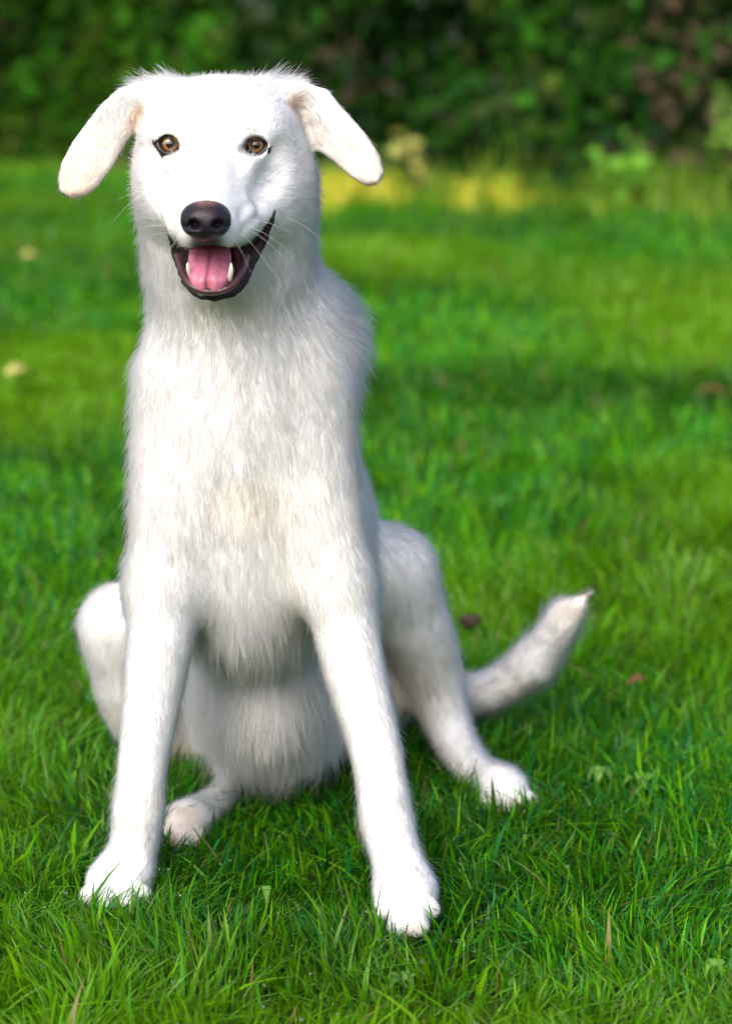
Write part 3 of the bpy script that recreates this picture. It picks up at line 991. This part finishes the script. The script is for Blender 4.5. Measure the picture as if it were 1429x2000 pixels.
def strands(name, idx, ptsA, rad, tn, nr, mat, parent=None):
    cd = bpy.data.hair_curves.new(name)
    kk = ptsA.shape[1]
    cd.add_curves([kk] * len(idx))
    cd.attributes['position'].data.foreach_set('vector', ptsA[idx].astype(np.float32).ravel())
    ra = cd.attributes.get('radius') or cd.attributes.new('radius', 'FLOAT', 'POINT')
    ra.data.foreach_set('value', rad[idx].astype(np.float32).ravel())
    t = cd.attributes.new('tint', 'FLOAT_COLOR', 'CURVE')
    c4 = np.ones((len(idx), 4), np.float32); c4[:, :3] = tn[idx]
    t.data.foreach_set('color', c4.ravel())
    s = cd.attributes.new('skin_normal', 'FLOAT_VECTOR', 'CURVE')
    s.data.foreach_set('vector', nr[idx].astype(np.float32).ravel())
    cd.materials.append(mat)
    return part(name, cd, parent)
RAD = base_r[:, None] * prof[None] * rng.uniform(0.8, 1.2, (NH, 1))
longf = np.clip((HL - 0.003) / 0.016, 0.6, 1.35)[:, None]
tuft = np.stack([noise3(HP[own] * 1.0 + k * 2.3, 210) - 0.5 for k in range(3)], -1)
SN = nrm(HN + longf * (0.22 * wav2 + 0.22 * wav + 0.20 * tuft) + rng.normal(0, 0.06, (NH, 3)))
for i, rname in enumerate(REG):
    base = (Hreg == i)
    sides = [('', base)]
    if rname in ('ear', 'fore_leg', 'hind_leg'):
        xm = -0.135 if rname == 'ear' else (-0.10 if rname == 'fore_leg' else -0.085)
        sides = [('', base & (HP[:, 0] < xm)), ('', base & (HP[:, 0] >= xm))]
    for _, msk in sides:
        idx = np.nonzero(msk)[0]
        if len(idx) > 10:
            strands(rname + '_fur', idx, pts, RAD, tint, SN, MAT_FUR)

# whiskers
wl = [(330, 442, -1, 0.2, 0.05), (322, 430, -1, 0.35, 0.045), (340, 455, -1, 0.1, 0.05), (480, 440, 1, -0.25, 0.055), (492, 452, 1, -0.5, 0.05), (470, 455, 1, -0.8, 0.045), (486, 430, 1, 0.05, 0.05),
      (455, 462, 0.7, -1, 0.035), (350, 462, -0.7, -0.8, 0.03), (474, 572, 0.8, -0.7, 0.05), (480, 560, 1, -0.35, 0.05), (462, 578, 0.6, -1, 0.04), (440, 584, 0.3, -1, 0.03), (300, 372, -1, 0.1, 0.045), (296, 368, -0.9, -0.4, 0.05), (560, 425, 1, -0.3, 0.05)]
wp = []
for (x, y, dx, dz, L) in wl:
    p0 = on_skin(x, y, 0.0)
    d = nrm(np.array((dx, -0.35, dz)))
    L = L * 0.8
    q = [p0 + d * L * t + np.array((0, 0.25, -0.35)) * L * t * t for t in np.linspace(0, 1, 7)]
    wp.append(q)
wp = np.array(wp)
wr = np.linspace(0.00013, 0.00003, 7)[None].repeat(len(wp), 0)
strands('whisker', np.arange(len(wp)), wp, wr, np.full((len(wp), 3), 0.8), np.tile((0.0, -0.7, 0.7), (len(wp), 1)), MAT_FUR)

# ------------------------------------------------------------------ lawn
def blades(name, xy, h, wd, colr, lean, seg=3, zb=-0.002):
    n = len(xy)
    ang = rng.uniform(0, 2 * math.pi, n)
    fx, fy = np.cos(ang), np.sin(ang)                      # width direction
    la = lean[:, 1] + rng.normal(0, 0.9, n)
    lx, ly = np.cos(la) * lean[:, 0], np.sin(la) * lean[:, 0]
    tw = rng.normal(0, 0.5, n)
    V = np.zeros((n, 2 * seg + 1, 3), np.float32)
    for k in range(seg + 1):
        t = k / seg
        bend = t ** 1.7
        cx = xy[:, 0] + lx * h * bend; cy_ = xy[:, 1] + ly * h * bend
        z = zb + h * (t - 0.38 * np.minimum(lean[:, 0], 1.4) * t * t * 0.8)
        wk = wd * (1 - t ** 2.4) * (0.75 + 0.5 * t * (1 - t) * 2) * 0.5
        a2 = ang + tw * t
        wx, wy = np.cos(a2) * wk, np.sin(a2) * wk
        if k < seg:
            V[:, 2 * k] = np.stack((cx - wx, cy_ - wy, z), -1)
            V[:, 2 * k + 1] = np.stack((cx + wx, cy_ + wy, z), -1)
        else:
            V[:, 2 * k] = np.stack((cx, cy_, z), -1)
    base = (np.arange(n) * (2 * seg + 1))[:, None, None]
    q = np.array([[2 * k, 2 * k + 1, 2 * k + 3, 2 * k + 2] for k in range(seg - 1)])[None]
    t_ = np.array([[2 * seg - 2, 2 * seg - 1, 2 * seg]])[None]
    Q = (base + q).reshape(-1, 4); TT = (base + t_).reshape(-1, 3)
    lv_ = np.concatenate([np.full(2, 0.62 + 0.38 * min(1, k / (seg - 1) * 1.2)) for k in range(seg)] + [np.array([1.0])])
    lv_ = np.ones_like(lv_)
    C = colr[:, None, :] * lv_[None, :, None]
    return mesh_np(name, V.reshape(-1, 3), [Q, TT], True, C.reshape(-1, 3), [MAT_GRASS]), V

GREEN = np.array([(0.042, 0.230, 0.002), (0.072, 0.284, 0.002), (0.024, 0.178, 0.004), (0.125, 0.326, 0.002), (0.020, 0.186, 0.034)])
STRAW = np.array((0.24, 0.20, 0.07))
def lawn_color(xy, yellow=None):
    n = len(xy)
    p3 = np.c_[xy, np.zeros(n)]
    c = GREEN[rng.integers(0, len(GREEN), n)]
    big = noise3(p3, 1.6)[:, None]; mid = noise3(p3 + 7, 5.0)[:, None]
    c = c * (0.60 + 0.76 * big) * (0.8 + 0.4 * mid) * rng.uniform(0.32, 1.45, (n, 1))  # random tone; the broad noise also puts soft shadow bands into the colour
    yel = np.clip((noise3(p3 + 3, 1.3) - 0.48) * 2.4, 0, 0.75)[:, None]
    c = c * (1 - yel) + yel * np.array((0.15, 0.34, 0.003))
    st_ = (rng.random(n) < 0.018)[:, None]
    c = np.where(st_, STRAW * rng.uniform(0.6, 1.1, (n, 1)), c)
    return c

def scatter(n, y0, y1, half, pw=1.0):
    y = y0 + (y1 - y0) * rng.random(n) ** pw
    hw = half(y)
    return np.c_[rng.uniform(-1, 1, n) * hw, y]

def outside_dog(xy, zs=(0.006, 0.022), mg=0.001):
    ok = np.ones(len(xy), bool)
    near = (np.abs(xy[:, 0]) < 0.36) & (xy[:, 1] > 1.9) & (xy[:, 1] < 3.0)
    q = np.nonzero(near)[0]
    for z in zs:
        d = fld.sample(np.c_[xy[q], np.full(len(q), z)])
        ok[q] &= d > mg
    return ok

DEWP = []
def lawn(name, n, y0, y1, half, h0, h1, w0, w1, seg, label, lean_m=0.55, pw=1.0):
    xy = scatter(n, y0, y1, half, pw)
    # tufts
    tuft = noise3(np.c_[xy, np.zeros(n)], 28)
    xy = xy[rng.random(n) < 0.35 + 0.9 * tuft]
    xy = xy[outside_dog(xy)]
    n = len(xy)
    p3 = np.c_[xy, np.zeros(n)]
    h = rng.uniform(h0, h1, n) * (0.65 + 0.7 * noise3(p3 + 5, 9)) * np.where(rng.random(n) < 0.06, 1.35, 1)
    wd = rng.uniform(w0, w1, n)
    big = rng.random(n) < 0.07
    wd = np.where(big, wd * 1.5, wd); h = np.where(big, h * 1.3, h)
    for (c0, r, d_, on) in PAWTOES:
        dd = np.hypot(xy[:, 0] - c0[0], xy[:, 1] - c0[1] + 0.015)
        h = h * np.clip(0.86 + dd / 0.12, 0, 1)
    lean = np.c_[np.abs(rng.normal(0, lean_m, n)) + 0.08, noise3(p3 + 11, 6) * 4 * math.pi]
    me, V = blades(name, xy, h, wd, lawn_color(xy), lean, seg)
    tag(link(name, me), label, 'grass', kind='stuff')
    return V, h

Vn, hn = lawn('grass', 124000, 1.45, 3.0, lambda y: 0.24 * y + 0.28, 0.024, 0.052, 0.0018, 0.0042, 4, 'short wet green lawn grass around the white dog', 0.8)
lawn('grass', 90000, 3.0, 5.6, lambda y: 0.24 * y + 0.4, 0.03, 0.06, 0.003, 0.0058, 3, 'soft green lawn grass stretching away behind the dog')
lawn('grass', 170000, 5.6, 12.6, lambda y: 0.24 * y + 0.4, 0.03, 0.06, 0.0045, 0.008, 2, 'out of focus lawn grass running up to the hedge')

# the lawn goes on to either side
xo = rng.uniform(0.0, 6.5, 70000); yo = rng.uniform(0.3, 11.5, 70000)
edge = np.where(yo < 1.45, 0.0, np.where(yo < 3.0, 0.24 * yo + 0.26, 0.24 * yo + 0.38))
xo = (edge + xo) * np.where(rng.random(70000) < 0.5, -1, 1)
xyo = np.c_[xo, yo]
me, _ = blades('grass', xyo, rng.uniform(0.035, 0.07, 70000), rng.uniform(0.007, 0.013, 70000), lawn_color(xyo), np.c_[np.abs(rng.normal(0, 0.6, 70000)) + 0.1, rng.uniform(0, 6.28, 70000)], 2)
tag(link('grass', me), 'lawn grass spreading out to both sides of the garden', 'grass', kind='stuff')

# fringe of taller grass at the hedge foot: yellow-green, with a strip of painted sunlight
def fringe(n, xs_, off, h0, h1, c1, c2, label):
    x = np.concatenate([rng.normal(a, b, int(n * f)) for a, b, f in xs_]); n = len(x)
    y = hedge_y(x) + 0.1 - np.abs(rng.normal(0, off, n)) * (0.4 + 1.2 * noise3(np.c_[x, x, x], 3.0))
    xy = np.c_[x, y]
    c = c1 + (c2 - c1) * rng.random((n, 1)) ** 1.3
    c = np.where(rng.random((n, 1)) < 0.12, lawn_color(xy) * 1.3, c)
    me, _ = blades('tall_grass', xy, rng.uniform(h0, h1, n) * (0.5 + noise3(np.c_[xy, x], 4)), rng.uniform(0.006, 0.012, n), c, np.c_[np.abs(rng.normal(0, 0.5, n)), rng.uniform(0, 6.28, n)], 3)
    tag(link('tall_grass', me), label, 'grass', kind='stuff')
fringe(6400, [(-0.17, 0.09, 0.72), (0.08, 0.04, 0.07), (0.38, 0.04, 0.10), (0.56, 0.06, 0.08), (0.9, 0.2, 0.03)], 0.36, 0.05, 0.13, np.array((0.52, 0.58, 0.03)), np.array((0.78, 0.64, 0.10)), 'taller grass at the foot of the hedge, a patch of sunlight painted in yellow')  # sunlit strip: the sunlight is put into the yellow blade colour
fringe(3600, [(0.8, 0.9, 0.6), (1.7, 0.6, 0.4)], 0.35, 0.06, 0.24, np.array((0.10, 0.24, 0.02)), np.array((0.22, 0.32, 0.03)), 'yellow-green taller grass along the brown earth bed')

# dew on the near blades
vis = (Vn[:, -1, 1] < 2.55)
di = np.nonzero(vis)[0]
di = rng.choice(di, 3200, replace=False)
tip = Vn[di]
lv = rng.integers(2, 4, len(di))
dp = 0.5 * (tip[np.arange(len(di)), lv * 2] + tip[np.arange(len(di)), np.minimum(lv * 2 + 1, 8)])
tsel = rng.random(len(di)) < 0.5
dp[tsel] = tip[tsel, -1]
phi = (1 + 5 ** 0.5) / 2
ic = nrm(np.array([(-1, phi, 0), (1, phi, 0), (-1, -phi, 0), (1, -phi, 0), (0, -1, phi), (0, 1, phi), (0, -1, -phi), (0, 1, -phi), (phi, 0, -1), (phi, 0, 1), (-phi, 0, -1), (-phi, 0, 1)], float))
icf = np.array([(0, 11, 5), (0, 5, 1), (0, 1, 7), (0, 7, 10), (0, 10, 11), (1, 5, 9), (5, 11, 4), (11, 10, 2), (10, 7, 6), (7, 1, 8), (3, 9, 4), (3, 4, 2), (3, 2, 6), (3, 6, 8), (3, 8, 9), (4, 9, 5), (2, 4, 11), (6, 2, 10), (8, 6, 7), (9, 8, 1)])
rd = rng.uniform(0.0007, 0.0013, len(di)) * np.where(rng.random(len(di)) < 0.12, 1.6, 1)
DV = dp[:, None] + ic[None] * rd[:, None, None]
DF = (np.arange(len(di)) * 12)[:, None, None] + icf[None]
MAT_DEW, n_, b_ = new_mat('dew_water')
b_.inputs['Transmission Weight'].default_value = 1.0
b_.inputs['Roughness'].default_value = 0.0
b_.inputs['IOR'].default_value = 1.33
tag(link('dew', mesh_np('dew', DV.reshape(-1, 3), DF.reshape(-1, 3), True, None, [MAT_DEW])), 'tiny clear dew drops on the near grass blades', 'dew', kind='stuff')

# ------------------------------------------------------------------ leaves, weeds, hedge
def leaf_cloud(name, C, size, colr, nrmdir=None, jitter=1.0, wid=0.55, mat=None, parent=None):
    """pointed, folded leaves (4 triangles each) at points C"""
    n = len(C)
    d = nrm(rng.normal(0, 1, (n, 3)) * jitter + (nrmdir if nrmdir is not None else 0))
    o = nrm(np.cross(d, nrm(rng.normal(0, 1, (n, 3)))))
    u = np.cross(d, o)
    s = size[:, None]
    V = np.stack((C, C + o * s * 0.45 + u * s * wid * 0.5 + d * s * 0.06, C + o * s, C + o * s * 0.45 - u * s * wid * 0.5 + d * s * 0.06, C + o * s * 0.5 - d * s * 0.03), 1)
    b = (np.arange(n) * 5)[:, None, None]
    F = (b + np.array([(0, 1, 4), (1, 2, 4), (2, 3, 4), (3, 0, 4)])[None]).reshape(-1, 3)
    Cc = np.repeat(colr, 5, 0)
    return link(name, mesh_np(name, V.reshape(-1, 3), F, True, Cc, [mat or MAT_LEAF]), parent)

def stem_mesh(name, pts, r0, r1, parent, ns=7):
    p = catmull(pts, 5)
    a, b = tube(p, np.linspace(r0, r1, len(p)), ns)
    return link(name, mesh_np(name, a, b, True, None, [MAT_BARK]), parent)

# hedge: leafy mass over brown stems
hedge = link('hedge', None)
tag(hedge, 'tall dark green leafy hedge with brown stems closing the lawn', 'hedge')
n = 84000
x = np.where(rng.random(n) < 0.72, rng.uniform(-4.2, 4.2, n), rng.uniform(-9.5, 9.5, n)); z = rng.uniform(0.02, 2.4, n) ** 1.0
dep = rng.random(n) ** 1.8 * 1.3
lump = 0.45 * (noise3(np.c_[x, x * 0, z], 1.7) - 0.5) + 0.35 * (noise3(np.c_[x, x * 0 + 5, z], 4.0) - 0.5)
y = hedge_y(x) + 0.25 + lump + dep - 0.10 * z + 0.25 * np.clip(0.25 - z, 0, 1) * 4 * rng.random(n)
Cn = np.c_[x, y, z]
keep = (noise3(Cn + 2, 2.6) > 0.40) | (dep > 0.75)
keep &= ~((z < 0.22 * noise3(np.c_[x, x * 0, x * 0], 2.5) * 2) & (dep < 0.4) & (rng.random(n) < 0.75))
Cn = Cn[keep]
cxs = rng.uniform(-4.5, 4.5, 60)
low = np.concatenate([np.c_[rng.normal(a, 0.10, 90), rng.normal(float(hedge_y(a)) + rng.uniform(-0.05, 0.3), 0.08, 90), np.abs(rng.normal(0, rng.uniform(0.08, 0.22), 90)) + 0.02] for a in cxs])
Cn = np.concatenate([Cn, low]); n = len(Cn)
pal = np.array([(0.012, 0.060, 0.004), (0.020, 0.090, 0.005), (0.011, 0.060, 0.010), (0.026, 0.105, 0.008), (0.034, 0.062, 0.010)])
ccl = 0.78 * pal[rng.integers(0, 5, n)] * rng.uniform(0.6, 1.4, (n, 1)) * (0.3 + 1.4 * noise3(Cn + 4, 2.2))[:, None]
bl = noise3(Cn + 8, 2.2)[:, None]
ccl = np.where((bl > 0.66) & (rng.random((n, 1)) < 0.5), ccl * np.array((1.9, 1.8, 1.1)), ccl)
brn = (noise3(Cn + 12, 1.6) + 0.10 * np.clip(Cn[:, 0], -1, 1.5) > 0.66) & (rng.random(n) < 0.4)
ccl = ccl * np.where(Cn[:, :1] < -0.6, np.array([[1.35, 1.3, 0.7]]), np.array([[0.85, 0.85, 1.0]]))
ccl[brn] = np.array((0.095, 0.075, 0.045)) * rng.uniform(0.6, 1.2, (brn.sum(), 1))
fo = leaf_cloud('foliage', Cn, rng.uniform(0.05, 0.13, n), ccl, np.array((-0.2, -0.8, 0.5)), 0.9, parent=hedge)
tag(fo, kind='stuff')
for i in range(26):
    x0 = -4.5 + 9 * (i + rng.random()) / 26
    y0 = float(hedge_y(x0)) + rng.uniform(0.45, 1.0)
    dx = rng.normal(0, 0.25)
    stem_mesh('stem', [(x0, y0, 0.0), (x0 + dx * 0.4, y0 - 0.05, 0.5), (x0 + dx, y0 + 0.1, 1.1), (x0 + dx * 1.8, y0 + 0.2, 1.9)], rng.uniform(0.010, 0.022), 0.006, hedge)

def bush(name, c, n, rad, size, colr, label, cat, group=None):
    o = link(name, None); o.location = (c[0], c[1], 0)
    tag(o, label, cat, group)
    d = nrm(rng.normal(0, 1, (n, 3))) * (rng.random((n, 1)) ** 0.5) * np.array(rad)
    d[:, 2] = np.abs(d[:, 2] + rad[2] * 0.9)
    cc = np.array(colr) * rng.uniform(0.7, 1.3, (n, 1))
    leaf_cloud('leaves', d, rng.uniform(size * 0.7, size * 1.3, n), cc, np.array((0, -0.5, 0.8)), 0.8, parent=o)
    for k in range(4):
        a = rng.uniform(0, 6.28)
        stem_mesh('stem', [(0, 0, 0), (0.2 * rad[0] * math.cos(a), 0.2 * rad[1] * math.sin(a), rad[2] * 0.8), (0.7 * rad[0] * math.cos(a), 0.7 * rad[1] * math.sin(a), rad[2] * 1.6)], 0.005, 0.002, o, 6)
    return o
def at_hedge(px, py, off):
    """foot of a plant standing before the hedge, seen at px"""
    Y = 10.4
    for _ in range(12):
        Y = float(hedge_y((px - 714.5) / FPX * Y)) - off
    return (px - 714.5) / FPX * Y * 1.01, Y
cx, cy_ = at_hedge(805, 300, 0.05)
bush('sapling', (cx, cy_), 26, (0.07, 0.06, 0.15), 0.085, (0.42, 0.44, 0.12), 'pale yellow-leaved sapling in front of the dark hedge', 'sapling')
cx, cy_ = at_hedge(1210, 300, 0.25)
bush('shrub', (cx, cy_), 42, (0.11, 0.08, 0.15), 0.09, (0.12, 0.30, 0.03), 'bright green young shrub at the hedge foot over brown earth', 'shrub')
cx, cy_ = at_hedge(1410, 240, 0.1)
bush('shrub', (cx, cy_), 36, (0.10, 0.08, 0.24), 0.085, (0.14, 0.28, 0.04), 'yellow-green shrub sprig standing up against the hedge', 'shrub')

def weed(px, py, nleaf, size, colr, label, cat, name, wid=0.6, rise=0.025):
    g0 = ground_pt(px, py, 0.0)
    o = link(name, None); o.location = (g0[0], g0[1], 0)
    tag(o, label, cat)
    for k in range(nleaf):
        a = 2 * math.pi * (k + 0.3 * rng.random()) / nleaf
        m = 7
        V = []
        dirv = np.array((math.cos(a), math.sin(a), 0)); sd_ = np.array((-math.sin(a), math.cos(a), 0))
        L = size * rng.uniform(0.8, 1.2)
        for i in range(m):
            t = i / (m - 1)
            cpt = dirv * L * (0.08 + t) + np.array((0, 0, rise * (0.5 + 1.1 * t - 1.0 * t * t)))
            hw_ = wid * L * 0.5 * math.sin(math.pi * min(1, t * 0.92 + 0.06)) ** 0.8
            V += [cpt - sd_ * hw_ + (0, 0, 0.12 * hw_), cpt, cpt + sd_ * hw_ + (0, 0, 0.12 * hw_)]
        V[0:3] = [V[1]] * 3
        F = []
        for i in range(m - 1):
            F += [(3 * i, 3 * i + 1, 3 * i + 4, 3 * i + 3), (3 * i + 1, 3 * i + 2, 3 * i + 5, 3 * i + 4)]
        cc = np.array(colr) * rng.uniform(0.85, 1.2)
        link('leaf', mesh_np('leaf', np.array(V), np.array(F), True, np.tile(cc, (3 * m, 1)), [MAT_GRASS]), o)
    a, b = tube([(0, 0, -0.003), (0, 0, rise * 0.4), (0.001, 0, rise * 0.6)], [0.0016, 0.0014, 0.001], 6)
    link('stem', mesh_np('stem', a, b, True, np.tile(np.array(colr) * 0.8, (len(a), 1)), [MAT_GRASS]), o)
weed(1165, 1572, 7, 0.014, (0.16, 0.32, 0.06), 'pale round-leaved clover weed in the lawn beyond the hind paw', 'weed', 'clover', 0.9, 0.05)
weed(1250, 1585, 4, 0.017, (0.11, 0.28, 0.03), 'small broad-leaved weed beside the pale clover', 'weed', 'broadleaf_weed', 0.55, 0.05)
weed(520, 1822, 4, 0.008, (0.10, 0.26, 0.03), 'tiny clover sprig between the front paws', 'weed', 'clover', 0.8, 0.055)
weed(790, 1965, 5, 0.015, (0.07, 0.20, 0.02), 'broad-leaved weed low in the grass before the paws', 'weed', 'broadleaf_weed', 0.5, 0.035)
weed(1390, 1965, 5, 0.012, (0.11, 0.28, 0.03), 'yellow-green weed rosette in the near grass', 'weed', 'broadleaf_weed', 0.6, 0.05)

MAT_DRY = principled('dry_leaf', (0.13, 0.065, 0.025), 0.8, 0.2, noise=0.8, nscale=60, color2=(0.18, 0.09, 0.04))
MAT_YEL = principled('yellow_leaf', (0.42, 0.42, 0.10), 0.7, 0.2, noise=0.5, nscale=60, color2=(0.32, 0.25, 0.08))
def fallen(px, py, z, L, wd, ang, mat, label):
    g0 = ground_pt(px, py, z)
    m = 9; V = []
    for i in range(m):
        t = i / (m - 1)
        hw_ = wd * 0.5 * math.sin(math.pi * (0.04 + 0.92 * t)) ** 0.8
        c_ = np.array((L * (t - 0.5), 0, 0.010 * math.sin(math.pi * t)))
        for q in (-1, -0.5, 0, 0.5, 1):
            V.append(c_ + np.array((0, q * hw_, 0.35 * hw_ * q * q + rng.normal(0, 0.0006))))
    F = [(5 * i + j, 5 * i + j + 1, 5 * i + j + 6, 5 * i + j + 5) for i in range(m - 1) for j in range(4)]
    o = link('fallen_leaf', mesh_np('fallen_leaf', np.array(V), np.array(F), True, None, [mat]))
    o.location = g0; o.rotation_euler = (R_(12), R_(8), ang)
    md = o.modifiers.new('thick', 'SOLIDIFY'); md.thickness = 0.0008
    tag(o, label, 'leaf')
fallen(1245, 1340, 0.04, 0.030, 0.016, 0.3, MAT_DRY, 'reddish brown fallen leaf lying on the grass beyond the tail')
fallen(40, 733, 0.06, 0.075, 0.05, 0.8, MAT_YEL, 'yellow fallen leaf on the lawn behind the dog')
fallen(1395, 770, 0.04, 0.07, 0.03, 0.1, MAT_DRY, 'brown dry leaf on the far lawn between the tail and the hedge')
fallen(62, 505, 0.07, 0.06, 0.05, 0.4, MAT_YEL, 'pale leaf shape added as a blurred highlight on the far lawn close to the hedge')  # added leaf shape standing in for a highlight on the lawn
# dark clod of earth
cl_ = small_field([Ell(np.zeros(3), (0.011, 0.010, 0.010), 0.004), Ell(np.array((0.008, 0.002, 0.002)), (0.008, 0.007, 0.008), 0.004), Ell(np.array((-0.007, -0.003, 0.004)), (0.008, 0.008, 0.007), 0.004)], [], 0.002)
a, b = cl_.mesh(1)
a = a + 0.003 * (noise3(a, 300)[:, None] - 0.5)
o = link('earth_clod', mesh_np('earth_clod', a, b, True, None, [MAT_BED]))
o.location = ground_pt(916, 1215, 0.04)
tag(o, 'small dark clod of earth in the grass by the tail', 'clod')
